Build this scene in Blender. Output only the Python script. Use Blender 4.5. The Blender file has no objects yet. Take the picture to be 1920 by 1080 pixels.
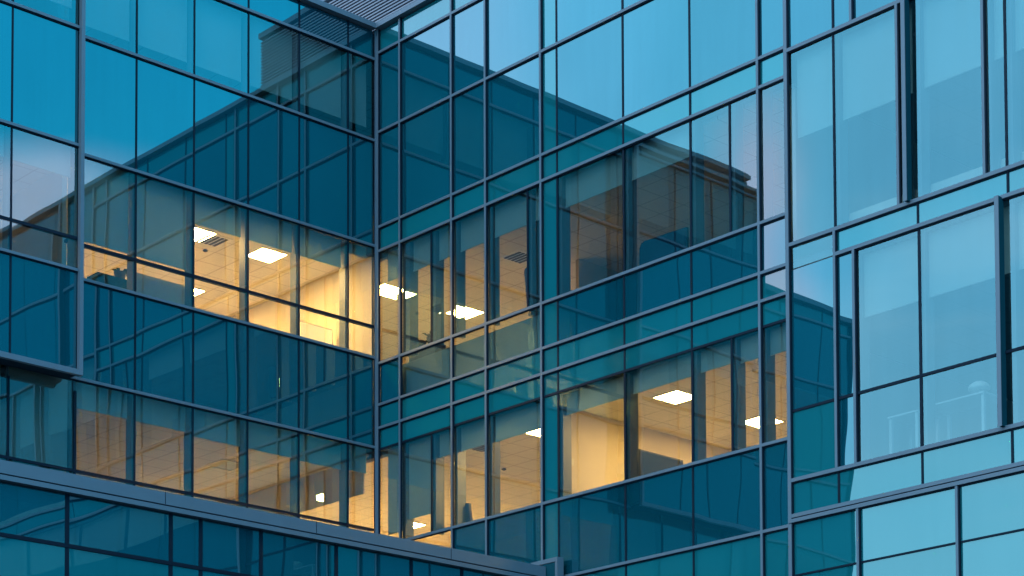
import bpy, bmesh, math, random
from mathutils import Matrix, Vector, Euler
random.seed(7)
sc = bpy.context.scene
COL = sc.collection

# ------------------------------------------------------------------ camera
# level shift-lens view, recovered from the vanishing points of both facades
CAM_R = Vector((0.67671625, 0.73623485, -0.00365568))
CAM_U = Vector((0.04003524, -0.03183985, 0.99869084))
CAM_F = Vector((-0.73515461, 0.67597668, 0.05102188))
cd = bpy.data.cameras.new('camera')
cam = bpy.data.objects.new('camera', cd); COL.objects.link(cam)
m = Matrix((CAM_R, CAM_U, -CAM_F)).transposed().to_4x4()
m.translation = Vector((33.30423571, -26.89303029, 1.7))
cam.matrix_world = m
cd.sensor_fit = 'HORIZONTAL'; cd.sensor_width = 36.0
cd.lens = 3941.493 / 1920 * 36.0
cd.shift_x = 0.0
cd.shift_y = (1708.578 - 540) / 1920
cd.clip_start = 0.5; cd.clip_end = 4000
sc.camera = cam

# ------------------------------------------------------------------ light
sc.view_settings.view_transform = 'Standard'
sc.view_settings.look = 'None'
sc.view_settings.exposure = 0.0
sc.view_settings.gamma = 1.0
sc.render.engine = 'CYCLES'
sc.cycles.use_denoising = True
sc.cycles.max_bounces = 14
sc.cycles.diffuse_bounces = 5
sc.cycles.glossy_bounces = 6
sc.cycles.transparent_max_bounces = 24
sc.cycles.caustics_reflective = False
sc.cycles.caustics_refractive = False
sc.cycles.sample_clamp_indirect = 30.0

SUN_EL, SUN_AZ = math.radians(6), math.radians(200)
wd = bpy.data.worlds.new('World'); sc.world = wd; wd.use_nodes = True
nt = wd.node_tree; N = nt.nodes; LK = nt.links; N.clear()
def wn(t, **k):
    n = N.new(t)
    for a, b in k.items(): setattr(n, a, b)
    return n
def wmath(op, a, b=None, c=None):
    n = wn('ShaderNodeMath', operation=op)
    for i, v in enumerate((a, b, c)):
        if v is None: continue
        if isinstance(v, (int, float)): n.inputs[i].default_value = v
        else: LK.new(v, n.inputs[i])
    return n.outputs[0]
def wramp(fac, stops):
    n = wn('ShaderNodeValToRGB'); e = n.color_ramp.elements
    n.color_ramp.interpolation = 'EASE'
    while len(e) < len(stops): e.new(0.5)
    for el, (p, c) in zip(e, stops): el.position = p; el.color = (*c, 1)
    LK.new(fac, n.inputs[0]); return n.outputs[0]
def wmix(fac, a, b, mode='MIX'):
    n = wn('ShaderNodeMix', data_type='RGBA', blend_type=mode)
    if isinstance(fac, (int, float)): n.inputs[0].default_value = fac
    else: LK.new(fac, n.inputs[0])
    for s, v in ((6, a), (7, b)):
        if isinstance(v, tuple): n.inputs[s].default_value = (*v, 1)
        else: LK.new(v, n.inputs[s])
    return n.outputs[2]
tc = wn('ShaderNodeTexCoord'); sp = wn('ShaderNodeSeparateXYZ'); LK.new(tc.outputs['Generated'], sp.inputs[0])
dx, dy, dz = sp.outputs
hl = wmath('SQRT', wmath('ADD', wmath('MULTIPLY', dx, dx), wmath('MULTIPLY', dy, dy)))
hl = wmath('MAXIMUM', hl, 0.001)
p = wmath('DIVIDE', wmath('ADD', dx, dy), hl)            # +1.41 .. -1.41 across the dusk sky
p = wmath('MULTIPLY_ADD', p, 0.3535, 0.5)
q = wmath('DIVIDE', wmath('SUBTRACT', dx, dy), hl)       # towards / away from the brighter west
# sunset side (p=0) pale, opposite side (p=1) deep blue, behind the street darker blue
az = wramp(p, [(0.0, (0.46, 1.05, 1.62)), (0.22, (0.36, 0.95, 1.55)), (0.5, (0.01, 0.30, 0.54)), (0.8, (0.012, 0.54, 1.08)), (1.0, (0.02, 0.61, 1.12))])
# around the sunset side the sky goes from lilac (one way) to clear blue (the other way)
qq = wmath('MULTIPLY_ADD', q, 1.0, 0.5)
side = wramp(qq, [(0.0, (0.9, 1.2, 1.75)), (0.40, (0.80, 1.14, 1.75)), (0.50, (0.42, 1.05, 1.66)), (0.57, (0.34, 0.97, 1.52)), (0.72, (0.35, 0.91, 1.46)), (1.0, (0.31, 0.85, 1.4))])
wl = wn('ShaderNodeMapRange', interpolation_type='SMOOTHSTEP'); LK.new(p, wl.inputs[0])
wl.inputs[1].default_value = 0.28; wl.inputs[2].default_value = 0.08; wl.inputs[3].default_value = 0; wl.inputs[4].default_value = 1
col = wmix(wl.outputs[0], az, side)
# low clouds / dusk blush
nz = wn('ShaderNodeTexNoise'); nz.inputs['Scale'].default_value = 5.5; nz.inputs['Detail'].default_value = 4; nz.inputs['Roughness'].default_value = 0.5
mp = wn('ShaderNodeMapping'); mp.inputs['Scale'].default_value = (1, 1, 4.5); LK.new(tc.outputs['Generated'], mp.inputs[0]); LK.new(mp.outputs[0], nz.inputs[0])
el = wn('ShaderNodeMapRange', interpolation_type='SMOOTHSTEP'); LK.new(dz, el.inputs[0])
el.inputs[1].default_value = 0.43; el.inputs[2].default_value = 0.34
cl = wn('ShaderNodeMapRange', interpolation_type='SMOOTHSTEP'); LK.new(nz.outputs[0], cl.inputs[0])
cl.inputs[1].default_value = 0.42; cl.inputs[2].default_value = 0.72; cl.inputs[3].default_value = 0.0; cl.inputs[4].default_value = 0.8
blush = wmix(1.0, col, (1.8, 1.16, 1.06), 'MULTIPLY')
col = wmix(wmath('MULTIPLY', cl.outputs[0], el.outputs[0]), col, blush)
# the sky pales downwards on the bright side
pl = wn('ShaderNodeMapRange', interpolation_type='SMOOTHSTEP'); LK.new(dz, pl.inputs[0]); pl.inputs[1].default_value = 0.36; pl.inputs[2].default_value = 0.2; pl.inputs[4].default_value = 0.75
col = wmix(wmath('MULTIPLY', pl.outputs[0], wl.outputs[0]), col, (0.62, 1.08, 1.5))
# one rosy sunset cloud bank low on each side
def bank(fac, c0, w, z_hi, z_lo, rgb):
    global col
    a = wmath('DIVIDE', wmath('SUBTRACT', fac, c0), w); a = wmath('POWER', 2.718, wmath('MULTIPLY', wmath('MULTIPLY', a, a), -1.0))
    e = wn('ShaderNodeMapRange', interpolation_type='SMOOTHSTEP'); LK.new(dz, e.inputs[0]); e.inputs[1].default_value = z_hi; e.inputs[2].default_value = z_lo
    f = wmath('MULTIPLY', wmath('MULTIPLY', a, e.outputs[0]), wmath('MULTIPLY_ADD', nz.outputs[0], 1.2, 0.4))
    col = wmix(f, col, rgb)
rgt = wmath('LESS_THAN', p, 0.3); lft = wmath('GREATER_THAN', p, 0.7)
bank(wmath('ADD', qq, wmath('MULTIPLY', wmath('SUBTRACT', 1.0, rgt), 9.0)), 0.604, 0.023, 0.42, 0.365, (1.35, 1.0, 1.42))
bank(wmath('ADD', qq, wmath('MULTIPLY', wmath('SUBTRACT', 1.0, lft), 9.0)), 0.88, 0.07, 0.388, 0.368, (0.95, 0.95, 1.4))
col = wmix(1.0, col, (1.42, 1.42, 1.40), 'MULTIPLY')
# overhead the dusk light is soft lilac
zn = wn('ShaderNodeMapRange', interpolation_type='SMOOTHSTEP'); LK.new(dz, zn.inputs[0])
zn.inputs[1].default_value = 0.46; zn.inputs[2].default_value = 0.75
col = wmix(zn.outputs[0], col, (0.72, 1.05, 1.5))
sky = wn('ShaderNodeTexSky', sky_type='NISHITA', sun_disc=False, sun_elevation=SUN_EL, sun_rotation=SUN_AZ)
sk2 = wmix(1.0, sky.outputs[0], (0.004, 0.004, 0.004), 'MULTIPLY')
col = wmix(1.0, col, sk2, 'ADD')
bg = wn('ShaderNodeBackground'); LK.new(col, bg.inputs[0]); bg.inputs[1].default_value = 1.0
wo = wn('ShaderNodeOutputWorld'); LK.new(bg.outputs[0], wo.inputs[0])

sd = bpy.data.lights.new('sun', 'SUN'); sd.energy = 0.35; sd.angle = math.radians(20); sd.color = (1.0, 0.88, 0.8)
so = bpy.data.objects.new('sun', sd); COL.objects.link(so)
so.rotation_euler = Vector((-0.35, 0.8, -0.75)).to_track_quat('-Z', 'Y').to_euler()

# ------------------------------------------------------------------ materials
def mat(name):
    mt = bpy.data.materials.new(name); mt.use_nodes = True
    t = mt.node_tree; t.nodes.clear()
    o = t.nodes.new('ShaderNodeOutputMaterial'); return mt, t, o
def principled(name, color, rough=0.5, metal=0.0, emit=None, es=0.0, noise=None, bump=0.0, spec=0.5):
    mt, t, o = mat(name)
    b = t.nodes.new('ShaderNodeBsdfPrincipled'); t.links.new(b.outputs[0], o.inputs[0])
    b.inputs['Base Color'].default_value = (*color, 1); b.inputs['Roughness'].default_value = rough
    b.inputs['Metallic'].default_value = metal; b.inputs['Specular IOR Level'].default_value = spec
    if emit: b.inputs['Emission Color'].default_value = (*emit, 1); b.inputs['Emission Strength'].default_value = es
    if noise:
        c = t.nodes.new('ShaderNodeTexCoord'); n = t.nodes.new('ShaderNodeTexNoise')
        n.inputs['Scale'].default_value = noise[0]; n.inputs['Detail'].default_value = 5
        t.links.new(c.outputs['Object'], n.inputs[0])
        r = t.nodes.new('ShaderNodeMapRange'); r.inputs[3].default_value = 1 - noise[1]; r.inputs[4].default_value = 1 + noise[1]
        t.links.new(n.outputs[0], r.inputs[0])
        x = t.nodes.new('ShaderNodeMix'); x.data_type = 'RGBA'; x.blend_type = 'MULTIPLY'; x.inputs[0].default_value = 1
        x.inputs[6].default_value = (*color, 1); t.links.new(r.outputs[0], x.inputs[7]); t.links.new(x.outputs[2], b.inputs['Base Color'])
        if bump:
            bp = t.nodes.new('ShaderNodeBump'); bp.inputs['Strength'].default_value = bump; bp.inputs['Distance'].default_value = 0.02
            t.links.new(n.outputs[0], bp.inputs['Height']); t.links.new(bp.outputs[0], b.inputs['Normal'])
    return mt
def warp_normal(t, scale=0.45, dist=0.004):
    """slow roller-wave distortion of float glass, different in every pane"""
    c = t.nodes.new('ShaderNodeTexCoord'); oi = t.nodes.new('ShaderNodeObjectInfo')
    v = t.nodes.new('ShaderNodeVectorMath'); v.operation = 'SCALE'; v.inputs[0].default_value = (37, 11, 53)
    t.links.new(oi.outputs['Random'], v.inputs['Scale'])
    a = t.nodes.new('ShaderNodeVectorMath'); a.operation = 'ADD'
    t.links.new(c.outputs['Object'], a.inputs[0]); t.links.new(v.outputs[0], a.inputs[1])
    n = t.nodes.new('ShaderNodeTexNoise'); n.inputs['Scale'].default_value = scale; n.inputs['Detail'].default_value = 1.0
    t.links.new(a.outputs[0], n.inputs[0])
    b = t.nodes.new('ShaderNodeBump'); b.inputs['Strength'].default_value = 1.0; b.inputs['Distance'].default_value = dist
    t.links.new(n.outputs[0], b.inputs['Height'])
    gp = t.nodes.new('ShaderNodeNewGeometry'); sx = t.nodes.new('ShaderNodeSeparateXYZ'); t.links.new(gp.outputs['Position'], sx.inputs[0])
    hr = t.nodes.new('ShaderNodeMapRange'); t.links.new(sx.outputs[2], hr.inputs[0])      # bigger lites of the lower storeys ripple more
    hr.inputs[1].default_value = 17.5; hr.inputs[2].default_value = 12.5; hr.inputs[3].default_value = dist; hr.inputs[4].default_value = dist*2.6
    t.links.new(hr.outputs[0], b.inputs['Distance'])
    return b.outputs[0]
def reflect_fac(t, nrm, base, edge):
    """coated glass: base reflectance rising to edge at grazing angles"""
    lw = t.nodes.new('ShaderNodeLayerWeight'); lw.inputs[0].default_value = 0.35
    t.links.new(nrm, lw.inputs['Normal'])
    r = t.nodes.new('ShaderNodeMapRange'); r.inputs[3].default_value = base; r.inputs[4].default_value = edge
    t.links.new(lw.outputs['Fresnel'], r.inputs[0])
    # faint rain streaks and film: the coating mirrors a little less where it is dirty, and panes differ slightly
    c = t.nodes.new('ShaderNodeTexCoord'); mp = t.nodes.new('ShaderNodeMapping'); mp.inputs['Scale'].default_value = (9, 9, 0.5); t.links.new(c.outputs['Object'], mp.inputs[0])
    n = t.nodes.new('ShaderNodeTexNoise'); n.inputs['Scale'].default_value = 1.0; n.inputs['Detail'].default_value = 3; t.links.new(mp.outputs[0], n.inputs[0])
    n2 = t.nodes.new('ShaderNodeTexNoise'); n2.inputs['Scale'].default_value = 0.5; n2.inputs['Detail'].default_value = 3; t.links.new(c.outputs['Object'], n2.inputs[0])
    oi = t.nodes.new('ShaderNodeObjectInfo')
    def ma(op, a, b):
        k = t.nodes.new('ShaderNodeMath'); k.operation = op
        for i, v in enumerate((a, b)):
            if isinstance(v, float): k.inputs[i].default_value = v
            else: t.links.new(v, k.inputs[i])
        return k.outputs[0]
    f = ma('ADD', ma('ADD', ma('MULTIPLY', n.outputs[0], 0.10), ma('MULTIPLY', n2.outputs[0], 0.16)), ma('MULTIPLY', oi.outputs['Random'], 0.08))
    return ma('MULTIPLY', r.outputs[0], ma('ADD', f, 0.83))
def spandrel(name, paint, tint, base=0.235, dist=0.004, paint_var=0.08):
    mt, t, o = mat(name); nr = warp_normal(t, dist=dist)
    d = t.nodes.new('ShaderNodeBsdfDiffuse')
    oi = t.nodes.new('ShaderNodeObjectInfo'); r = t.nodes.new('ShaderNodeMapRange')
    r.inputs[3].default_value = 1 - paint_var; r.inputs[4].default_value = 1 + paint_var; t.links.new(oi.outputs['Random'], r.inputs[0])
    x = t.nodes.new('ShaderNodeMix'); x.data_type = 'RGBA'; x.blend_type = 'MULTIPLY'; x.inputs[0].default_value = 1
    x.inputs[6].default_value = (*paint, 1); t.links.new(r.outputs[0], x.inputs[7]); t.links.new(x.outputs[2], d.inputs[0])
    g = t.nodes.new('ShaderNodeBsdfGlossy'); g.inputs['Roughness'].default_value = 0.0; g.inputs[0].default_value = (*tint, 1)
    t.links.new(nr, g.inputs['Normal'])
    ms = t.nodes.new('ShaderNodeMixShader'); t.links.new(reflect_fac(t, nr, base, 0.62), ms.inputs[0])
    t.links.new(d.outputs[0], ms.inputs[1]); t.links.new(g.outputs[0], ms.inputs[2]); t.links.new(ms.outputs[0], o.inputs[0])
    return mt
def vision(name, tint, through, base=0.235, dist=0.004):
    mt, t, o = mat(name); nr = warp_normal(t, dist=dist)
    tr = t.nodes.new('ShaderNodeBsdfTransparent'); tr.inputs[0].default_value = (*through, 1)
    g = t.nodes.new('ShaderNodeBsdfGlossy'); g.inputs['Roughness'].default_value = 0.0; g.inputs[0].default_value = (*tint, 1)
    t.links.new(nr, g.inputs['Normal'])
    geo = t.nodes.new('ShaderNodeNewGeometry')
    inv = t.nodes.new('ShaderNodeMath'); inv.operation = 'SUBTRACT'; inv.inputs[0].default_value = 1; t.links.new(geo.outputs['Backfacing'], inv.inputs[1])
    mul = t.nodes.new('ShaderNodeMath'); mul.operation = 'MULTIPLY'; t.links.new(reflect_fac(t, nr, base, 0.62), mul.inputs[0]); t.links.new(inv.outputs[0], mul.inputs[1])
    ms = t.nodes.new('ShaderNodeMixShader'); t.links.new(mul.outputs[0], ms.inputs[0])
    t.links.new(tr.outputs[0], ms.inputs[1]); t.links.new(g.outputs[0], ms.inputs[2]); t.links.new(ms.outputs[0], o.inputs[0])
    return mt
def tiles(name, color, line, size, lw):
    """suspended ceiling: square tiles with a dark tee grid"""
    mt, t, o = mat(name)
    c = t.nodes.new('ShaderNodeTexCoord'); s = t.nodes.new('ShaderNodeSeparateXYZ'); t.links.new(c.outputs['Object'], s.inputs[0])
    outs = []
    for i, sz in ((0, size), (1, size)):
        a = t.nodes.new('ShaderNodeMath'); a.operation = 'DIVIDE'; a.inputs[1].default_value = sz; t.links.new(s.outputs[i], a.inputs[0])
        f = t.nodes.new('ShaderNodeMath'); f.operation = 'FRACT'; t.links.new(a.outputs[0], f.inputs[0])
        l = t.nodes.new('ShaderNodeMath'); l.operation = 'LESS_THAN'; l.inputs[1].default_value = lw / sz; t.links.new(f.outputs[0], l.inputs[0])
        outs.append(l.outputs[0])
    mx = t.nodes.new('ShaderNodeMath'); mx.operation = 'MAXIMUM'; t.links.new(outs[0], mx.inputs[0]); t.links.new(outs[1], mx.inputs[1])
    x = t.nodes.new('ShaderNodeMix'); x.data_type = 'RGBA'; t.links.new(mx.outputs[0], x.inputs[0])
    x.inputs[6].default_value = (*color, 1); x.inputs[7].default_value = (*line, 1)
    d = t.nodes.new('ShaderNodeBsdfDiffuse'); t.links.new(x.outputs[2], d.inputs[0]); t.links.new(d.outputs[0], o.inputs[0])
    return mt

M = {}
M['cap'] = principled('grey_blue_aluminium', (0.215, 0.28, 0.325), 0.5, 0.0, noise=(3.0, 0.08))
M['dark'] = principled('black_gasket', (0.008, 0.022, 0.04), 0.6, spec=0.2)
M['fin'] = principled('dark_teal_fin', (0.012, 0.11, 0.14), 0.7, spec=0.05)
M['B'] = spandrel('blue_spandrel_glass', (0.002, 0.098, 0.134), (0.58, 0.97, 0.985))
M['T'] = spandrel('teal_spandrel_glass', (0.008, 0.215, 0.235), (0.58, 0.95, 0.92), base=0.215)
M['V'] = vision('clear_vision_glass', (0.60, 0.97, 0.98), (0.82, 0.88, 0.86))
def fabric(name, color, through):
    mt, t, o = mat(name)
    d = t.nodes.new('ShaderNodeBsdfDiffuse'); d.inputs[0].default_value = (*color, 1)
    l = t.nodes.new('ShaderNodeBsdfTranslucent'); l.inputs[0].default_value = (*color, 1)
    c = t.nodes.new('ShaderNodeTexCoord'); w = t.nodes.new('ShaderNodeTexNoise'); w.inputs['Scale'].default_value = 5.0; t.links.new(c.outputs['Object'], w.inputs[0])
    r = t.nodes.new('ShaderNodeMapRange'); r.inputs[3].default_value = through*0.85; r.inputs[4].default_value = through*1.15; t.links.new(w.outputs[0], r.inputs[0])
    m_ = t.nodes.new('ShaderNodeMixShader'); t.links.new(r.outputs[0], m_.inputs[0]); t.links.new(d.outputs[0], m_.inputs[1]); t.links.new(l.outputs[0], m_.inputs[2]); t.links.new(m_.outputs[0], o.inputs[0])
    return mt
M['blind'] = fabric('grey_blind_fabric', (0.57, 0.68, 0.65), 0.3)
M['ceil'] = tiles('ceiling_tiles', (0.74, 0.72, 0.68), (0.47, 0.45, 0.42), 0.61, 0.02)
M['dark_ceil'] = tiles('grey_ceiling_tiles', (0.14, 0.17, 0.19), (0.10, 0.12, 0.13), 0.61, 0.02)  # same tiles darkened: the dimness of the right-end rooms put into the colour
M['wall'] = principled('painted_wall', (0.68, 0.62, 0.53), 0.8, noise=(1.5, 0.03), spec=0.1)
M['floor'] = principled('carpet', (0.46, 0.43, 0.39), 0.95, noise=(30.0, 0.2), spec=0.05)
M['inmul'] = principled('inner_mullion', (0.15, 0.19, 0.215), 0.5, noise=(4.0, 0.05))
M['roof'] = principled('roof_membrane', (0.22, 0.22, 0.23), 0.9, noise=(2.0, 0.15))
M['louvre'] = principled('louvre_metal', (0.33, 0.34, 0.38), 0.45, noise=(2.0, 0.04))
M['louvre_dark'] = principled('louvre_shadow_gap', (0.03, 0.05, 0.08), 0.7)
M['panel'] = principled('light_diffuser', (0.9, 0.85, 0.75), 0.5, emit=(1.0, 0.53, 0.16), es=225.0)
M['panel_low'] = principled('dimmer_diffuser', (0.9, 0.85, 0.75), 0.5, emit=(1.0, 0.54, 0.165), es=165.0)
M['panel_mid'] = principled('medium_diffuser', (0.9, 0.85, 0.75), 0.5, emit=(1.0, 0.53, 0.155), es=360.0)
M['panel_off'] = principled('unlit_diffuser', (0.35, 0.40, 0.42), 0.4)
M['white'] = principled('white_enamel', (0.75, 0.74, 0.70), 0.5)
M['screen'] = principled('dark_screen', (0.008, 0.013, 0.022), 0.6, spec=0.1)
M['fabric'] = principled('blue_fabric', (0.02, 0.07, 0.13), 0.9, noise=(25.0, 0.2), spec=0.1)
M['chair'] = principled('grey_upholstery', (0.10, 0.12, 0.17), 0.85, noise=(25.0, 0.15), spec=0.1)
M['leaf'] = principled('leaf', (0.03, 0.06, 0.03), 0.6, noise=(20.0, 0.3))
M['pot'] = principled('dark_pot', (0.05, 0.05, 0.06), 0.5)
M['black'] = principled('black_plastic', (0.02, 0.022, 0.03), 0.5)
M['glowboard'] = principled('lit_panel', (0.9, 0.8, 0.6), 0.5, emit=(1.0, 0.62, 0.22), es=1.6)  # no lamp: the lit look of a whiteboard put in as emission
M['desk'] = principled('pale_laminate', (0.65, 0.66, 0.66), 0.5)
M['board'] = principled('grey_backing_board', (0.30, 0.36, 0.34), 0.8, noise=(1.0, 0.15), spec=0.1)  # grey sheet whose tone stands in for shade behind the low panes
M['asphalt'] = principled('asphalt', (0.05, 0.05, 0.055), 0.9, noise=(3.0, 0.25), bump=0.3)

# ------------------------------------------------------------------ helpers
class MB:
    def __init__(s): s.v = []; s.f = []; s.mi = []
    def box(s, x0, x1, y0, y1, z0, z1, mi=0):
        if x0 > x1: x0, x1 = x1, x0
        if y0 > y1: y0, y1 = y1, y0
        if z0 > z1: z0, z1 = z1, z0
        n = len(s.v)
        s.v += [(x0,y0,z0),(x1,y0,z0),(x1,y1,z0),(x0,y1,z0),(x0,y0,z1),(x1,y0,z1),(x1,y1,z1),(x0,y1,z1)]
        for q in ((0,3,2,1),(4,5,6,7),(0,1,5,4),(1,2,6,5),(2,3,7,6),(3,0,4,7)):
            s.f.append(tuple(n+i for i in q)); s.mi.append(mi)
        return s
    def hexa(s, pts, mi=0):
        n = len(s.v); s.v += [tuple(p) for p in pts]
        for q in ((0,3,2,1),(4,5,6,7),(0,1,5,4),(1,2,6,5),(2,3,7,6),(3,0,4,7)):
            s.f.append(tuple(n+i for i in q)); s.mi.append(mi)
        return s
    def tube(s, a, b, r0, r1, n=10, mi=0):
        a, b = Vector(a), Vector(b); d = (b-a).normalized()
        u = d.orthogonal().normalized(); w = d.cross(u); k = len(s.v)
        for c, r in ((a, r0), (b, r1)):
            for i in range(n):
                t = 2*math.pi*i/n; s.v.append(tuple(c+u*(r*math.cos(t))+w*(r*math.sin(t))))
        for i in range(n):
            j = (i+1) % n; s.f.append((k+i, k+j, k+n+j, k+n+i)); s.mi.append(mi)
        s.f.append(tuple(k+n-1-i for i in range(n))); s.mi.append(mi)
        s.f.append(tuple(k+n+i for i in range(n))); s.mi.append(mi)
        return s
    def lathe(s, c, prof, n=16, mi=0):
        c = Vector(c); k = len(s.v)
        for r, z in prof:
            for i in range(n):
                t = 2*math.pi*i/n; s.v.append((c.x+r*math.cos(t), c.y+r*math.sin(t), c.z+z))
        for j in range(len(prof)-1):
            for i in range(n):
                i2 = (i+1) % n; s.f.append((k+j*n+i, k+j*n+i2, k+(j+1)*n+i2, k+(j+1)*n+i)); s.mi.append(mi)
        s.f.append(tuple(k+n-1-i for i in range(n))); s.mi.append(mi)
        e = k+(len(prof)-1)*n; s.f.append(tuple(e+i for i in range(n))); s.mi.append(mi)
        return s
    def build(s, name, mats, parent=None, bevel=0.0, smooth=False):
        if isinstance(mats, str): mats = [mats]
        off = world_origin(parent)
        me = bpy.data.meshes.new(name)
        me.from_pydata([(x-off.x, y-off.y, z-off.z) for x, y, z in s.v], [], s.f)
        for k in mats: me.materials.append(M[k])
        for pl, mi in zip(me.polygons, s.mi): pl.material_index = mi; pl.use_smooth = smooth
        me.update()
        o = bpy.data.objects.new(name, me); COL.objects.link(o)
        if parent is not None: o.parent = parent
        if bevel:
            b = o.modifiers.new('bevel', 'BEVEL'); b.width = bevel; b.segments = 2; b.limit_method = 'ANGLE'
        return o
def world_origin(o):
    v = Vector((0, 0, 0))
    while o is not None: v += o.location; o = o.parent
    return v
def thing(name, label, cat, loc, group=None):
    o = bpy.data.objects.new(name, None); COL.objects.link(o); o.location = loc; o.empty_display_size = 0.3
    o['label'] = label; o['category'] = cat
    if group: o['group'] = group
    return o

# facade frames: u runs along the wall, n outwards from the glass
class Facade:
    """axis 'R': plane y = off, u = x, outwards -y.   axis 'L': plane x = off, u = y, outwards +x"""
    def __init__(s, axis, off, parent): s.a = axis; s.off = off; s.p = parent
    def box(s, mb, u0, u1, n0, n1, z0, z1, mi=0):
        if s.a == 'R': mb.box(u0, u1, s.off-n1, s.off-n0, z0, z1, mi)
        else: mb.box(s.off+n0, s.off+n1, u0, u1, z0, z1, mi)
    def pane(s, kind, u0, u1, z0, z1, tilt=0.0016):
        g = 0.012
        u0 += g; u1 -= g; z0 += g; z1 -= g
        if u1-u0 < 0.02 or z1-z0 < 0.02: return None
        t = [random.uniform(-tilt, tilt) for _ in range(3)]
        d = lambda a, b: t[0] + t[1]*a + t[2]*b
        th = 0.024 if kind == 'V' else 0.04
        mb = MB(); P = []
        for z, b in ((z0, -1), (z1, 1)):
            for u, n, a in ((u0, 0, -1), (u1, 0, 1), (u1, -th, 1), (u0, -th, -1)):
                nn = n + d(a, b)
                P.append((u, s.off-nn, z) if s.a == 'R' else (s.off+nn, u, z))
        mb.hexa(P)
        nm = {'V': 'window_pane', 'B': 'spandrel_panel', 'T': 'teal_spandrel_panel'}[kind]
        return mb.build(nm, kind, s.p)
    def vcap(s, u, z0, z1, w=0.048, name='mullion'):
        mb = MB(); s.box(mb, u-w/2, u+w/2, 0.045, 0.052, z0, z1, 0)
        side = 0.02 if s.a == 'R' else 0.0
        s.box(mb, u-w/2+0.004, u+w/2+side, 0.003, 0.0445, z0, z1, 1)
        return mb.build(name, ['cap', 'dark'], s.p)
    def hcap(s, z, u0, u1, h=0.052, name='transom', front=0.050):
        mb = MB(); s.box(mb, u0, u1, 0.029, front, z-h/2, z+h/2, 0)
        s.box(mb, u0, u1, 0.002, 0.027, z-h/2-0.021, z+h/2-0.006, 1)
        return mb.build(name, ['cap', 'dark'], s.p)
    def joint(s, u, z0, z1, w=0.034, name='glazing_joint'):
        mb = MB(); s.box(mb, u-w/2, u+w/2, -0.03, 0.012, z0, z1, 0)
        return mb.build(name, 'dark', s.p)
    def hjoint(s, z, u0, u1, w=0.05, name='window_rail'):
        mb = MB(); s.box(mb, u0, u1, -0.06, 0.02, z-w/2, z+w/2, 0)
        return mb.build(name, 'dark', s.p)
    def inner(s, u, z0, z1, w=0.06, depth=0.2):
        mb = MB(); s.box(mb, u-w/2, u+w/2, -0.05-depth, -0.05, z0, z1, 0)
        return mb.build('inner_mullion', 'inmul', s.p)
    def blind(s, pane, u0, u1, zt, zb):
        mb = MB(); s.box(mb, u0+0.07, u1-0.07, -0.155, -0.15, zb, zt, 0)
        s.box(mb, u0+0.07, u1-0.07, -0.165, -0.142, zb-0.03, zb, 0)
        o = mb.build('roller_blind', 'blind', pane); return o

# ------------------------------------------------------------------ ground
g = MB(); g.box(-1500, 1500, -1500, 1500, -0.5, 0.0); go = g.build('ground', 'asphalt'); go['kind'] = 'structure'

ROOF = 22.2
# ================================================================== left-hand wing (faces +x)
LW = thing('office_wing', 'dark blue glass office wing left of the corner, with the brightest row of windows', 'building', (-4.5, -7.5, 0))
L = Facade('L', 0.0, LW)
LU = [-0.09, -0.755, -2.0, -3.243, -4.515, -5.81, -7.08, -8.44, -9.7, -10.96, -11.55]
def row_l(kind, z0, z1, us, fac=L, blinds=None, tilt=0.0016):
    out = []
    for i in range(len(us)-1):
        a, b = us[i+1], us[i]
        pn = fac.pane(kind, a, b, z0, z1, tilt); out.append(pn)
        if kind == 'V' and blinds and pn and blinds[i] is not None:
            fac.blind(pn, a, b, z1-0.01, blinds[i])
    return out
row_l('B', 21.60, 22.19, LU)
row_l('V', 19.86, 21.58, LU, blinds=[20.2]*10)
row_l('B', 17.64, 19.86, LU)
row_l('V', 15.97, 17.64, LU[:7], blinds=[17.45, 17.08, 17.08, 17.08, 16.12, 16.12])
row_l('V', 15.30, 15.93, LU[:7])
row_l('B', 13.43, 15.30, LU[:7])
row_l('V', 11.74, 13.43, LU, blinds=[12.93, 12.9, 12.92, 12.92, 12.97, 12.97, 11.8, 11.8, 11.8, 11.8])
row_l('V', 11.0, 11.70, LU)
row_l('B', 8.9, 11.0, LU)
for z0, z1, k in ((5.2, 8.9, 'V'), (3.6, 5.2, 'B'), (0.3, 3.6, 'V')): row_l(k, z0, z1, LU[::2]+[-11.55] if len(LU) % 2 == 0 else LU[::2])
for z in (21.58, 19.86, 17.64): L.hcap(z, -11.55, -0.09)
for z in (15.30, 13.43): L.hcap(z, -7.3 if z > 14 else -11.55, -0.09)
for z in (11.0, 8.9, 5.2, 3.6, 0.25): L.hcap(z, -11.55, -0.09)
L.hjoint(15.95, -7.3, -0.1, 0.055); L.hjoint(11.72, -11.55, -0.1, 0.05)
for u in LU[1:-1]:
    if u > -7.0:
        L.joint(u, 0.3, 22.2)
    else:
        L.joint(u, 0.3, 13.2, 0.045); L.joint(u, 17.7, 22.2)
    for z0, z1 in ((19.9, 21.5), (15.33, 17.6), (11.03, 13.4)):
        if u > -7.0 or z0 < 12: L.inner(u, z0, z1)
L.vcap(-0.055, 10.0, 22.2, 0.075)
mb = MB(); mb.box(-0.35, 0.13, -11.55, -0.10, 22.2, 22.29); mb.box(-0.3, 0.07, -11.55, -0.02, 22.29, 22.345); mb.build('coping', 'cap', LW)
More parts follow.
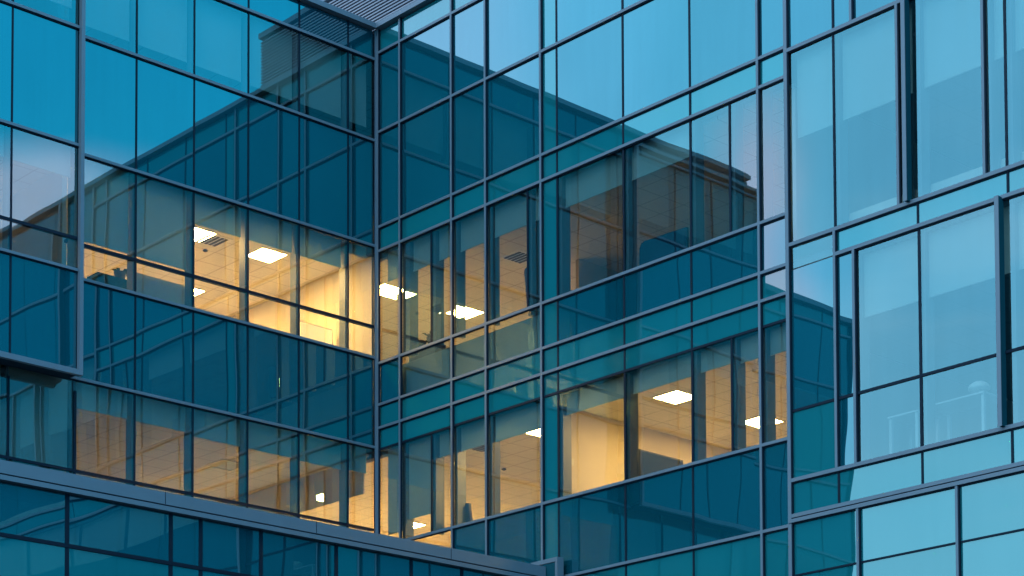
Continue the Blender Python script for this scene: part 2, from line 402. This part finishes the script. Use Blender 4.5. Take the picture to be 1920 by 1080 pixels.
# projecting bay at its far (camera-side) end
BX = 0.42
Bf = Facade('L', BX, LW)
BU = [-7.30, -8.65, -9.8, -10.9, -11.53]
row_l('B', 17.60, 19.77, BU, Bf); row_l('V', 19.79, 21.55, BU, Bf, blinds=[20.2]*4)
row_l('V', 15.88, 17.60, BU, Bf, blinds=[17.05]*4); row_l('V', 15.28, 15.84, BU, Bf); row_l('B', 13.45, 15.28, BU, Bf)
for z in (21.6, 19.77, 17.58, 15.27): Bf.hcap(z, -11.55, -7.26)
Bf.hjoint(15.86, -11.55, -7.3, 0.055)
for u in BU[1:-1]: Bf.joint(u, 13.45, 21.6); Bf.inner(u, 15.3, 17.55); Bf.inner(u, 19.8, 21.5)
mb = MB(); mb.box(BX+0.02, BX+0.11, -7.31, -7.235, 13.33, 21.7); mb.box(BX-0.018, BX+0.018, -7.305, -7.24, 13.35, 21.7, 1); mb.build('bay_frame', ['cap', 'dark'], LW)
mb = MB(); mb.box(BX+0.02, BX+0.108, -11.55, -7.312, 13.33, 13.43); mb.box(0.09, BX+0.018, -11.55, -7.306, 13.345, 13.43, 1); mb.build('bay_soffit', ['cap', 'dark'], LW)
mb = MB(); mb.box(0.02, BX+0.115, -11.55, -7.235, 21.702, 21.78); mb.build('bay_top', 'cap', LW)
mb = MB(); mb.box(0.03, BX-0.02, -7.285, -7.245, 13.45, 21.69); mb.build('spandrel_panel', 'B', LW)
mb = MB(); mb.box(0.03, BX-0.02, -11.548, -11.50, 13.45, 21.69); mb.build('spandrel_panel', 'B', LW)
# lower step of the wing beyond the bay
LV = [-11.55, -12.9, -14.2, -15.5]
for k, z0, z1 in (('T', 19.2, 19.55), ('B', 17.64, 19.2), ('V', 15.3, 17.64), ('B', 13.43, 15.3), ('V', 11.0, 13.43), ('B', 8.9, 11.0), ('V', 5.2, 8.9), ('B', 0.3, 5.2)):
    row_l(k, z0, z1, LV)
for z in (19.2, 17.64, 15.3, 13.43, 11.0, 8.9, 5.2): L.hcap(z, -15.5, -11.55)
for u in LV[1:-1]: L.joint(u, 0.3, 19.6)
mb = MB(); mb.box(-0.3, 0.12, -15.55, -11.57, 19.56, 19.68); mb.build('coping', 'cap', LW)
mb = MB(); mb.box(-9.0, 0.05, -15.58, -15.5, 0.05, 19.55); mb.build('end_wall', 'fin', LW)
mb = MB(); mb.box(-9.0, -0.05, -11.61, -11.55, 19.6, 22.2); mb.build('end_wall', 'fin', LW)
mb = MB(); mb.box(-9.2, -9.0, -15.5, 9.0, 0.05, 22.2); mb.build('rear_wall', 'wall', LW)
mb = MB(); mb.box(-9.0, -0.05, -11.55, 0.0, 21.95, 22.15); mb.box(-9.0, -0.05, -15.5, -11.61, 19.3, 19.5); mb.build('roof', 'roof', LW)

# ================================================================== right-hand wing (faces -y)
RW = thing('office_wing', 'pale sky-reflecting glass office wing right of the corner, with projecting fins at its end', 'building', (11, 4.5, 0))
R = Facade('R', 0.0, RW)
A = [0.11, 0.787, 2.395, 3.405, 4.975]
Bc = [4.975, 5.388, 7.125, 8.77, 10.355, 10.965]
AB = A + Bc[1:]
def row_r(kind, z0, z1, us, fac=R, blinds=None, tilt=0.0016):
    for i in range(len(us)-1):
        k = kind[i] if isinstance(kind, (list, tuple)) else kind
        pn = fac.pane(k, us[i], us[i+1], z0, z1, tilt)
        if k == 'V' and blinds and pn and blinds[i] is not None: fac.blind(pn, us[i], us[i+1], z1-0.01, blinds[i])
row_r('T', 21.71, 22.19, AB)
row_r(['B']*4+['T']+['B']*4, 20.03, 21.71, AB)
row_r(['B']*4+['T']+['B']*4, 18.03, 20.03, AB)
row_r('T', 17.525, 18.03, AB)
V1 = [0.11, 0.787, 1.741, 2.395, 3.405, 4.569, 4.975, 5.388, 7.125, 8.77, 9.69, 10.355, 10.965]
row_r(['V']*6+['T']+['V']*5, 15.175, 17.525, V1, blinds=[16.93]*6+[None, 16.95, 16.95, None, None, None])
row_r(['B', 'V', 'V', 'V', 'T', 'B', 'B', 'B', 'B'], 14.31, 15.175, AB)
row_r('T', 13.825, 14.31, AB)
row_r('T', 13.385, 13.825, AB)
V2 = [0.11, 0.787, 1.741, 2.395, 3.405, 4.975, 5.388, 7.125, 8.77, 9.69, 10.355, 10.965]
row_r(['V']*5+['T']+['V']*5, 11.355, 13.385, V2, blinds=[11.65, 11.85, 12.93, 12.92, 12.9, None, 13.0, 13.01, 13.02, 12.97, 12.95])
row_r(['B', 'V', 'B', 'B', 'T', 'B', 'B', 'B', 'B'], 9.88, 11.355, AB)
row_r('T', 8.0, 9.88, AB)
for k, z0, z1 in (('V', 5.2, 8.0), ('B', 3.6, 5.2), ('V', 0.3, 3.6)): row_r(k, z0, z1, [0.11, 2.395, 4.975, 7.125, 8.77, 10.965])
for z in (21.71, 20.03, 18.03, 17.525, 15.175, 14.31, 13.825, 11.355, 9.88, 8.0, 5.2, 3.6, 0.25): R.hcap(z, 0.10, 10.965)
R.hjoint(13.385, 0.12, 10.95, 0.045)
for u in (0.787, 2.395, 3.405, 4.975, 10.355): R.vcap(u, 0.3, 22.2)
R.vcap(0.06, 0.3, 22.2, 0.085)
R.vcap(10.975, 0.3, 22.2, 0.07)
for u in (5.388, 7.125, 8.77): R.joint(u, 0.3, 22.2, 0.04)
for u in (1.741, 4.569, 9.69): R.joint(u, 15.19, 17.5, 0.04)
for u in (1.741, 9.69): R.joint(u, 11.37, 13.36, 0.04)
for u in (0.787, 1.741, 2.395, 3.405, 4.569, 5.388, 7.125, 8.77, 9.69, 10.355): R.inner(u+(0.11 if u < 1 else 0.03), 15.2, 17.5, 0.22 if u < 1 else 0.08, 0.22)
for u in (0.787, 1.741, 2.395, 3.405, 5.388, 7.125, 8.77, 9.69, 10.355): R.inner(u+0.03, 11.37, 13.36, 0.08, 0.22)
# --- right end with fins, its panels set out on their own rhythm
D0, DE = 11.0, 33.0
up = [D0, 11.96, 13.27, 13.51, 14.90, 15.285, 16.6, 18.4, 20.2, 22.5, 25, 27.5, 30, DE]
row_r('B', 17.95, 20.0, [D0, 11.965, 12.36, 13.9, 15.28, 16.9, 18.6, 20.3, 22.5, 25, 27.5, 30, DE])
row_r('B', 20.0, 22.19, [D0, 11.965, 12.36, 13.9, 15.28, 16.9, 18.6, 20.3, 22.5, 25, 27.5, 30, DE])
row_r('V', 14.62, 17.95, up, blinds=[16.5]*13)
row_r('T', 14.2, 14.62, [11.965, 13.62, 15.295, 17.0, 18.7, 20.4, 22.5, 25, 27.5, 30, DE])
lo = [D0, 11.965, 12.355, 13.635, 15.30, 16.9, 18.6, 20.3, 22.5, 25, 27.5, 30, DE]
row_r('V', 14.2, 14.62, [D0, 11.965])
row_r(['B', 'B'] + ['V']*10, 11.80, 14.2, lo, blinds=[None, None] + [13.1]*10)
row_r(['T', 'B'] + ['V']*10, 10.63, 11.80, lo)
row_r('T', 10.02, 10.63, [D0, 11.98, 13.64, 15.30, 16.9, 18.6, 20.3, 22.5, 25, 27.5, 30, DE])
row_r('T', 9.03, 9.94, [D0, 12.377, 14.30, 16.2, 18.1, 20.0, 22.5, 25, 27.5, 30, DE])
row_r('T', 8.0, 9.03, [D0, 12.377, 14.30, 16.2, 18.1, 20.0, 22.5, 25, 27.5, 30, DE])
for k, z0, z1 in (('V', 5.2, 8.0), ('B', 3.6, 5.2), ('V', 0.3, 3.6)): row_r(k, z0, z1, [D0, 13.2, 15.4, 17.6, 19.8, 23, 26.5, 30, DE])
for z in (20.0, 17.95, 14.62, 10.63): R.hcap(z, 11.0, DE, 0.062)
R.hcap(14.2, 11.95, DE, 0.062)
R.hcap(10.03, 10.955, DE, 0.062); R.hcap(9.945, 10.955, DE, 0.062, front=0.065)
for z in (8.0, 5.2, 3.6, 0.25): R.hcap(z, 11.0, DE)
R.hjoint(11.80, 11.01, DE, 0.045); R.hjoint(9.03, 11.01, DE, 0.03)
R.joint(11.965, 14.65, 22.2, 0.04)
R.vcap(11.965, 10.66, 14.59); R.vcap(12.355, 10.66, 14.17); R.vcap(12.36, 17.98, 22.2)
R.vcap(13.272, 14.65, 17.92); R.vcap(14.90, 14.65, 17.92)
R.joint(15.285, 14.65, 17.92, 0.045); R.joint(13.62, 14.22, 14.6, 0.04); R.joint(15.295, 14.22, 14.6, 0.04)
R.joint(13.635, 10.65, 14.18, 0.05); R.joint(11.98, 10.05, 10.6, 0.045); R.joint(13.64, 10.05, 10.6, 0.04); R.joint(15.30, 10.05, 10.6, 0.04)
R.vcap(12.377, 8.0, 9.92); R.vcap(14.30, 8.0, 9.92); R.vcap(16.2, 8.0, 9.92)
def fin(u0, u1, z0, z1):
    mb = MB(); mb.box(u0, u0+0.075, -0.150, -0.138, z0, z1, 0); mb.box(u0+0.004, u0+0.071, -0.137, -0.002, z0+0.01, z1-0.004, 1)
    return mb.build('fin', ['cap', 'fin'], RW)
fin(13.44, 13.6, 14.62, 22.2); fin(15.14, 15.3, 10.64, 14.2)
for u in (16.8, 18.5, 20.2): fin(u, u+.1, 14.62, 22.2)
for u in (11.965, 13.3, 13.6, 14.92, 15.3): R.inner(u+0.03, 14.65, 17.9, 0.08, 0.22)
for u in (12.355, 13.635, 15.3): R.inner(u+0.03, 10.66, 14.17, 0.08, 0.22)
mb = MB(); mb.box(0.075, DE, -0.13, 0.35, 22.2, 22.29); mb.box(0.0, DE, -0.07, 0.3, 22.29, 22.345); mb.build('coping', 'cap', RW)
mb = MB(); mb.box(DE, DE+0.1, -0.05, 9.0, 0.05, 22.2); mb.build('end_wall', 'fin', RW)
mb = MB(); mb.box(-9.0, DE, 9.0, 9.2, 0.05, 22.2); mb.build('rear_wall', 'wall', RW)
mb = MB(); mb.box(-9.0, DE, 0.05, 9.0, 21.95, 22.15); mb.build('roof', 'roof', RW)

# ------------------------------------------------------------------ floors, ceilings, inner walls (parts of each wing)
for zc, zf in ((8.9, 5.6), (13.30, 10.2), (17.45, 14.36), (21.66, 18.55)):
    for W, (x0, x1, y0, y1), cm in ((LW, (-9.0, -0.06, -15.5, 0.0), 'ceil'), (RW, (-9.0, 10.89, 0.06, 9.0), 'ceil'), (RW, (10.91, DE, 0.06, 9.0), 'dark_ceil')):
        if zc > 20 and W is LW: y0 = -12.1
        mb = MB(); mb.box(x0, x1-(0.2 if W is LW else 0), y0+(0.2 if W is RW else 0), y1, zc, zc+0.06); mb.build('ceiling', cm, W)
        mb = MB(); mb.box(x0, x1, y0, y1, zf-0.25, zf); mb.build('floor_slab', 'floor' if cm == 'ceil' else 'roof', W)  # right-end floors take a darker colour too, standing in for dim rooms
def wall(W, x0, x1, y0, y1, z0, z1, m='wall'):
    mb = MB(); mb.box(x0, x1, y0, y1, z0, z1); return mb.build('inner_wall', m, W)
for z0, z1 in ((10.2, 13.3), (14.36, 17.45), (18.55, 21.66)):
    wall(LW, -6.6, -6.5, -15.4, 0.0, z0, z1); wall(RW, -6.6, -6.5, 0.06, 7.0, z0, z1); wall(RW, -6.5, DE, 7.0, 7.1, z0, z1)
wall(LW, -6.5, -0.3, -7.2, -7.1, 14.36, 17.45); wall(LW, -6.5, -0.3, -7.2, -7.1, 10.2, 13.3)
wall(LW, -6.5, -0.07, -0.08, -0.02, 14.36, 17.45)
wall(RW, 2.6, 2.7, 3.2, 7.0, 14.36, 17.45)
wall(RW, 10.80, 10.9, 0.3, 7.0, 14.36, 17.45); wall(RW, 10.80, 10.9, 0.3, 7.0, 10.2, 13.3)
wall(RW, 4.95, 5.05, 0.26, 7.0, 10.2, 13.3)
wall(RW, 0.12, 4.94, 0.26, 0.3, 14.30, 15.12, 'board')  # added behind the low panes to make them look shaded
wall(LW, -6.5, -0.4, -0.05, -0.01, 12.55, 13.3)          # bulkhead over the opening in the lower lit floor
wall(RW, 12.0, DE, 0.3, 0.338, 14.36, 14.95)
wall(RW, 12.4, DE, 0.34, 0.4, 14.4, 14.97, 'white')

# ================================================================== podium in the corner
PD = thing('podium', 'low glass podium with a wide pale coping, in front of the taller wings', 'building', (2.6, -6, 0))
PX = 5.2
Pf = Facade('L', PX, PD)
PU = [-0.30, -0.75, -2.25, -3.43, -5.09, -6.66, -7.85, -8.42, -10.3, -11.9, -13.5, -15.0]
row_l('B', 8.99, 9.78, PU, Pf); row_l('T', 8.15, 8.95, PU, Pf); row_l('B', 4.2, 8.15, PU[::2]+[-15.0], Pf); row_l('V', 0.3, 4.1, PU[::2]+[-15.0], Pf)
Pf.hjoint(8.97, -15.0, -0.3, 0.06); Pf.hjoint(8.15, -15.0, -0.3, 0.05); Pf.hjoint(4.15, -15.0, -0.3, 0.12)
for u in PU[1:-1]: Pf.joint(u, 4.2, 9.79, 0.07)
mb = MB()
mb.box(PX-0.5, PX+0.12, -15.0, -0.28, 9.87, 10.07); mb.box(PX-0.5, PX+0.10, -15.0, -0.28, 9.852, 9.868, 1); mb.box(PX-0.5, PX+0.115, -15.0, -0.28, 9.775, 9.85)
for jy in (-2.6, -5.6, -8.6, -11.6):
    mb.box(PX+0.11, PX+0.1215, jy-0.006, jy+0.006, 9.872, 10.072, 1)
mb.build('coping', ['cap', 'dark'], PD)
mb = MB(); mb.box(PX-0.3, PX+0.42, -0.27, -0.11, 10.13, 10.21); mb.box(PX+0.36, PX+0.42, -0.27, -0.11, 0.1, 10.128); mb.box(PX+0.02, PX+0.355, -0.26, -0.12, 0.1, 10.12, 1)
mb.build('end_frame', ['cap', 'fin'], PD)
mb = MB(); mb.box(0.15, PX-0.5, -15.0, -0.15, 9.7, 9.85); mb.build('roof', 'roof', PD)
mb = MB(); mb.box(0.1, PX, -15.1, -15.0, 0.05, 9.8); mb.build('end_wall', 'fin', PD)
mb = MB(); mb.box(PX-0.3, PX-0.05, -15.0, -0.3, 4.3, 9.7); mb.build('backing_wall', 'fabric', PD)

# ================================================================== louvred rooftop screen
LS = thing('rooftop_screen', 'pale horizontal louvre screen on the roof, above the inside corner at the top', 'roof screen', (-2, 1.5, 22.15))
mb = MB()
z = 22.36
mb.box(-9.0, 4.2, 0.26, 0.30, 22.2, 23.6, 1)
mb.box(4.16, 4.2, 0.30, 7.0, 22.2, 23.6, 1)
while z < 23.55:
    mb.hexa([(-9.0, 0.12, z), (4.25, 0.12, z), (4.25, 0.26, z+0.02), (-9.0, 0.26, z+0.02), (-9.0, 0.12, z+0.03), (4.25, 0.12, z+0.03), (4.25, 0.26, z+0.05), (-9.0, 0.26, z+0.05)], 0)
    mb.box(4.2, 4.3, 0.3, 7.0, z, z+0.03, 0)
    z += 0.07
mb.build('louvre_blades', ['louvre', 'louvre_dark'], LS)
mb = MB(); mb.box(-9.0, 4.3, 0.1, 0.35, 23.6, 23.72); mb.box(4.1, 4.3, 0.35, 7.0, 23.6, 23.72); mb.build('cap_rail', 'cap', LS)
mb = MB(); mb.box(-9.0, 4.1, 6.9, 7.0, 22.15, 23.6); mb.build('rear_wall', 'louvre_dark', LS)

# ================================================================== things inside
def ceiling_light(x, y, zc, label, lit=True, w=0.6):
    t = thing('ceiling_light', label, 'ceiling light', (x, y, zc), 'square ceiling lights')
    f = MB()
    for a, b, c, d in ((-w/2-.03, w/2+.03, -w/2-.03, -w/2), (-w/2-.03, w/2+.03, w/2, w/2+.03), (-w/2-.03, -w/2, -w/2, w/2), (w/2, w/2+.03, -w/2, w/2)):
        f.box(x+a, x+b, y+c, y+d, zc-0.018, zc-0.002)
    f.build('frame', 'white', t)
    d = MB(); d.box(x-w/2, x+w/2, y-w/2, y+w/2, zc-0.012, zc-0.003); d.build('diffuser', ('panel' if zc > 15 and y < 0 else 'panel_mid' if zc < 15 and x < 0 else 'panel_low') if lit else 'panel_off', t)
    return t
Z1, Z2 = 17.45, 13.30
ceiling_light(-1.45, -1.75, Z1, 'glowing square ceiling light, the large whole one in the brightest window left of the corner')
ceiling_light(-1.45, -3.50, Z1, 'glowing ceiling light cut by a mullion, leftmost in the brightest row of windows')
ceiling_light(-4.38, -1.78, Z1, 'tiny glowing ceiling light low in the lit left windows, beneath the leftmost glowing panel')
ceiling_light(-1.42, 1.42, Z1, 'glowing ceiling light in the first narrow window right of the corner')
ceiling_light(-1.36, 3.62, Z1, 'glowing ceiling light seen across a mullion, in the upper row right of the corner')
ceiling_light(-5.8, -9.2, Z1, 'dim ceiling light behind the projecting bay at the left edge', w=0.3)
ceiling_light(6.88, 1.62, Z2, 'glowing square ceiling light above the dark screen in the lower right office')
ceiling_light(6.88, 4.05, Z2, 'glowing ceiling light crossed by a mullion at the right end of the lower lit row')
ceiling_light(3.55, 1.32, Z2, 'glowing ceiling light at the partition beside the pale blank office wall')
ceiling_light(-4.25, 1.50, Z2, 'glowing ceiling light far inside the lower left office under the bulkhead')
ceiling_light(-4.3, 4.4, Z2, 'ceiling light farther back in the lower office near the corner')  # extra lamp added to brighten the lower offices
ceiling_light(-2.7, -1.85, Z2, 'unlit grey square ceiling panel in the lower left office', lit=False)

def vent(x, y, zc, label):
    t = thing('ceiling_vent', label, 'air vent', (x, y, zc), 'ceiling air vents')
    mb = MB(); mb.box(x-.3, x+.3, y-.3, y+.3, zc-0.012, zc-0.002); mb.build('frame', 'white', t)
    mb = MB()
    for k in range(5): mb.box(x-.24, x+.24, y-.24+k*.1, y-.18+k*.1, zc-0.022, zc-0.0125)
    mb.build('slats', 'black', t)
vent(1.96, 2.22, Z1, 'dark square air vent in the dim upper ceiling right of the corner')
vent(1.87, 1.21, Z2, 'dark air vent in the lower office ceiling above the grey chair')
vent(-1.5, -3.05, Z1, 'small vent in the bright ceiling beside the leftmost glowing panel')
def sprinkler(x, y, zc, label):
    mb = MB(); mb.lathe((x, y, zc-0.05), [(0.02, 0), (0.05, 0.015), (0.055, 0.03), (0.03, 0.048)], 12)
    o = mb.build('smoke_detector', 'black'); o['label'] = label; o['category'] = 'smoke detector'; o['group'] = 'smoke detectors'
sprinkler(-2.05, -2.85, Z1, 'small dark detector on the bright ceiling between the two left panels')
sprinkler(0.95, 2.67, Z2, 'small dark detector on the lower ceiling above the grey chair')

def office_chair(x, y, zf, rz, label, lift):
    t = thing('office_chair', label, 'chair', (x, y, zf), 'office chairs')
    ca, sa = math.cos(rz), math.sin(rz)
    def tr(mb):
        mb.v = [(x+ca*(a-x)-sa*(b-y), y+sa*(a-x)+ca*(b-y), c) for a, b, c in mb.v]; return mb
    mb = MB(); mb.box(x-.25, x+.25, y-.25, y+.25, zf+lift+.45, zf+lift+.54); tr(mb).build('seat', 'chair', t, 0.03)
    mb = MB()
    for i in range(6):
        a0, a1 = -0.27+i*.09, -0.18+i*.09
        c0, c1 = 0.24+0.5*a0*a0*-1, 0.24-0.5*a1*a1
        mb.hexa([(x+a0, y+c0, zf+lift+.62), (x+a1, y+c1, zf+lift+.62), (x+a1, y+c1+.06, zf+lift+.62), (x+a0, y+c0+.06, zf+lift+.62),
                 (x+a0*.9, y+c0+.06, zf+lift+1.3-.25*a0*a0), (x+a1*.9, y+c1+.06, zf+lift+1.3-.25*a1*a1), (x+a1*.9, y+c1+.12, zf+lift+1.3-.25*a1*a1), (x+a0*.9, y+c0+.12, zf+lift+1.3-.25*a0*a0)])
    tr(mb).build('backrest', 'chair', t)
    mb = MB(); mb.tube((x, y, zf+.1), (x, y, zf+lift+.45), .03, .03); mb.box(x-.03, x+.03, y+.2, y+.26, zf+lift+.4, zf+lift+.8); tr(mb).build('column', 'black', t)
    mb = MB()
    for k in range(5):
        a = 2*math.pi*k/5; mb.tube((x, y, zf+.12), (x+.3*math.cos(a), y+.3*math.sin(a), zf+.04), .03, .018, 8)
    mb.build('base', 'black', t)
office_chair(2.4, 0.62, 10.2, 2.9, 'grey office chair back standing at the lower window right of the corner', 0.38)
office_chair(4.2, 0.75, 14.36, 2.6, 'dark rounded chair back at the edge of the dim upper office', 0.55)

def desk(x0, x1, y0, y1, zf, h, label):
    t = thing('desk', label, 'desk', ((x0+x1)/2, (y0+y1)/2, zf))
    mb = MB(); mb.box(x0, x1, y0, y1, zf+h-.03, zf+h); mb.build('desktop', 'desk', t, .004)
    for a in (x0+.04, x1-.04):
        for b in (y0+.05, y1-.05):
            mb = MB(); mb.box(a-.025, a+.025, b-.025, b+.025, zf, zf+h-.031); mb.build('leg', 'desk', t)
desk(13.3, 14.42, 0.55, 1.2, 10.2, 1.3, 'pale standing desk behind the large lower window at the right')
desk(12.55, 13.15, 0.55, 1.2, 10.2, 1.28, 'faint narrow pale desk beside the mullion in the right-hand lower window')
t = thing('desk_lamp', 'pale dome desk lamp on the standing desk in the right-hand window', 'lamp', (14.2, 0.75, 11.5))
mb = MB(); mb.lathe((14.2, .75, 11.502), [(.09, 0), (.09, .012), (.02, .02)]); mb.build('base', 'white', t, smooth=False)
mb = MB(); mb.tube((14.2, .75, 11.522), (14.2, .75, 11.60), .012, .012); mb.build('stem', 'white', t)
mb = MB(); mb.lathe((14.2, .75, 11.60), [(.17, 0), (.175, .03), (.15, .08), (.09, .12), (.02, .135)]); mb.build('shade', 'white', t, smooth=True)

# display by the window
t = thing('cubicle_screen', 'pale beige partition behind the lower half of the second left window', 'partition', (-.5, -4.95, 14.36))
mb = MB(); mb.box(-.55, -.5, -5.62, -4.36, 14.40, 15.93); mb.build('panel', 'desk', t, .006)
mb = MB(); mb.box(-.65, -.4, -5.5, -5.44, 14.36, 14.399); mb.box(-.65, -.4, -4.54, -4.48, 14.36, 14.399); mb.build('feet', 'black', t)
t = thing('display_screen', 'large dark wall display standing edge-on to the window in the lower right office', 'screen', (6.0, 2.07, 10.2))
mb = MB(); mb.box(5.97, 6.02, 1.40, 2.74, 11.68, 12.47); mb.build('housing', 'black', t, .008)
mb = MB(); mb.box(6.021, 6.026, 1.43, 2.71, 11.71, 12.44); mb.build('panel', 'screen', t)
mb = MB(); mb.box(5.95, 5.969, 2.0, 2.14, 10.25, 12.0); mb.box(5.7, 6.25, 1.75, 2.39, 10.2, 10.249); mb.build('stand', 'black', t)
t = thing('cubicle_screen', 'dark blue fabric partition with a rounded top corner behind the dim upper right window', 'partition', (7.65, .55, 14.36))
mb = MB()
pr = [(7.02, 14.4), (8.2, 14.4), (8.2, 15.87), (7.16, 15.90), (7.08, 15.88), (7.03, 15.80)]
n = len(pr)
mb.v = [(a, .5, b) for a, b in pr] + [(a, .56, b) for a, b in pr]
mb.f = [tuple(range(n)), tuple(range(2*n-1, n-1, -1))] + [(i, i+n, (i+1) % n+n, (i+1) % n) for i in range(n)]; mb.mi = [0]*len(mb.f)
mb.build('panel', 'fabric', t)
mb = MB(); mb.box(7.1, 7.16, .4, .66, 14.36, 14.399); mb.box(8.05, 8.11, .4, .66, 14.36, 14.399); mb.build('feet', 'black', t)
t = thing('cabinet', 'dark blue storage cabinet by the left window under the lowered blinds', 'cabinet', (-1.25, -5.6, 14.36))
mb = MB(); mb.box(-1.5, -1.1, -5.95, -5.12, 14.42, 15.99); mb.build('body', 'fabric', t, .01)
mb = MB(); mb.box(-1.095, -1.08, -5.62, -5.58, 15.0, 15.3); mb.build('handle', 'white', t)
mb = MB(); mb.box(-1.48, -1.12, -6.0, -5.2, 14.36, 14.419); mb.build('plinth', 'black', t)
def plant(x, y, z, h, label, n=26):
    t = thing('potted_plant', label, 'plant', (x, y, z), 'potted plants by the windows')
    mb = MB(); mb.lathe((x, y, z), [(.08, 0), (.12, .16), (.125, .18), (.10, .18), (.09, .165)]); mb.build('pot', 'pot', t)
    mb = MB()
    for k in range(n):
        a = random.uniform(0, 6.28); r = random.uniform(.05, .26); hh = h*random.uniform(.5, 1)
        p0 = Vector((x+.03*math.cos(a), y+.03*math.sin(a), z+.165)); p1 = Vector((x+r*math.cos(a), y+r*math.sin(a), z+hh))
        s_ = Vector((-math.sin(a), math.cos(a), 0))*.03; md = p0.lerp(p1, .6)+Vector((0, 0, .03)); th = Vector((0.004, 0.004, 0.004))
        k0 = len(mb.v)
        for q_ in (p0, md-s_, p1, md+s_): mb.v.append(tuple(q_))
        for q_ in (p0, md-s_, p1, md+s_): mb.v.append(tuple(q_+th))
        for fc in ((0, 1, 2, 3), (7, 6, 5, 4), (0, 4, 5, 1), (1, 5, 6, 2), (2, 6, 7, 3), (3, 7, 4, 0)): mb.f.append(tuple(k0+i for i in fc)); mb.mi.append(0)
    mb.build('leaves', 'leaf', t)
plant(-1.3, -5.33, 15.991, .24, 'spiky plant on the dark cabinet by the left window')
t = thing('sideboard', 'dark low sideboard at the narrow window right of the corner', 'cabinet', (.85, .55, 14.36))
mb = MB(); mb.box(.52, 1.35, .42, .72, 14.42, 15.42); mb.build('body', 'chair', t, .01)
mb = MB(); mb.box(.55, 1.32, .45, .70, 14.36, 14.419); mb.build('plinth', 'black', t)
plant(.72, .57, 15.421, .26, 'first low plant on the dark sideboard, nearer the corner', 16)
plant(1.1, .57, 15.421, .30, 'second low plant on the dark sideboard, farther from the corner', 16)
t = thing('lit_panel', 'bright yellow glowing panel low in the lit window left of the corner', 'light box', (-1.2, -.66, 14.36))
mb = MB(); mb.box(-1.2, -1.18, -1.07, -.25, 15.62, 16.13); mb.build('face', 'glowboard', t)
mb = MB(); mb.box(-1.26, -1.201, -1.10, -.22, 14.36, 16.16); mb.build('backing', 'wall', t)
mb = MB(); mb.box(5.051, 5.058, .62, .72, 12.2, 12.32)
o = mb.build('wall_switch', 'white'); o['label'] = 'small switch plate on the pale office wall by the partition'; o['category'] = 'switch'
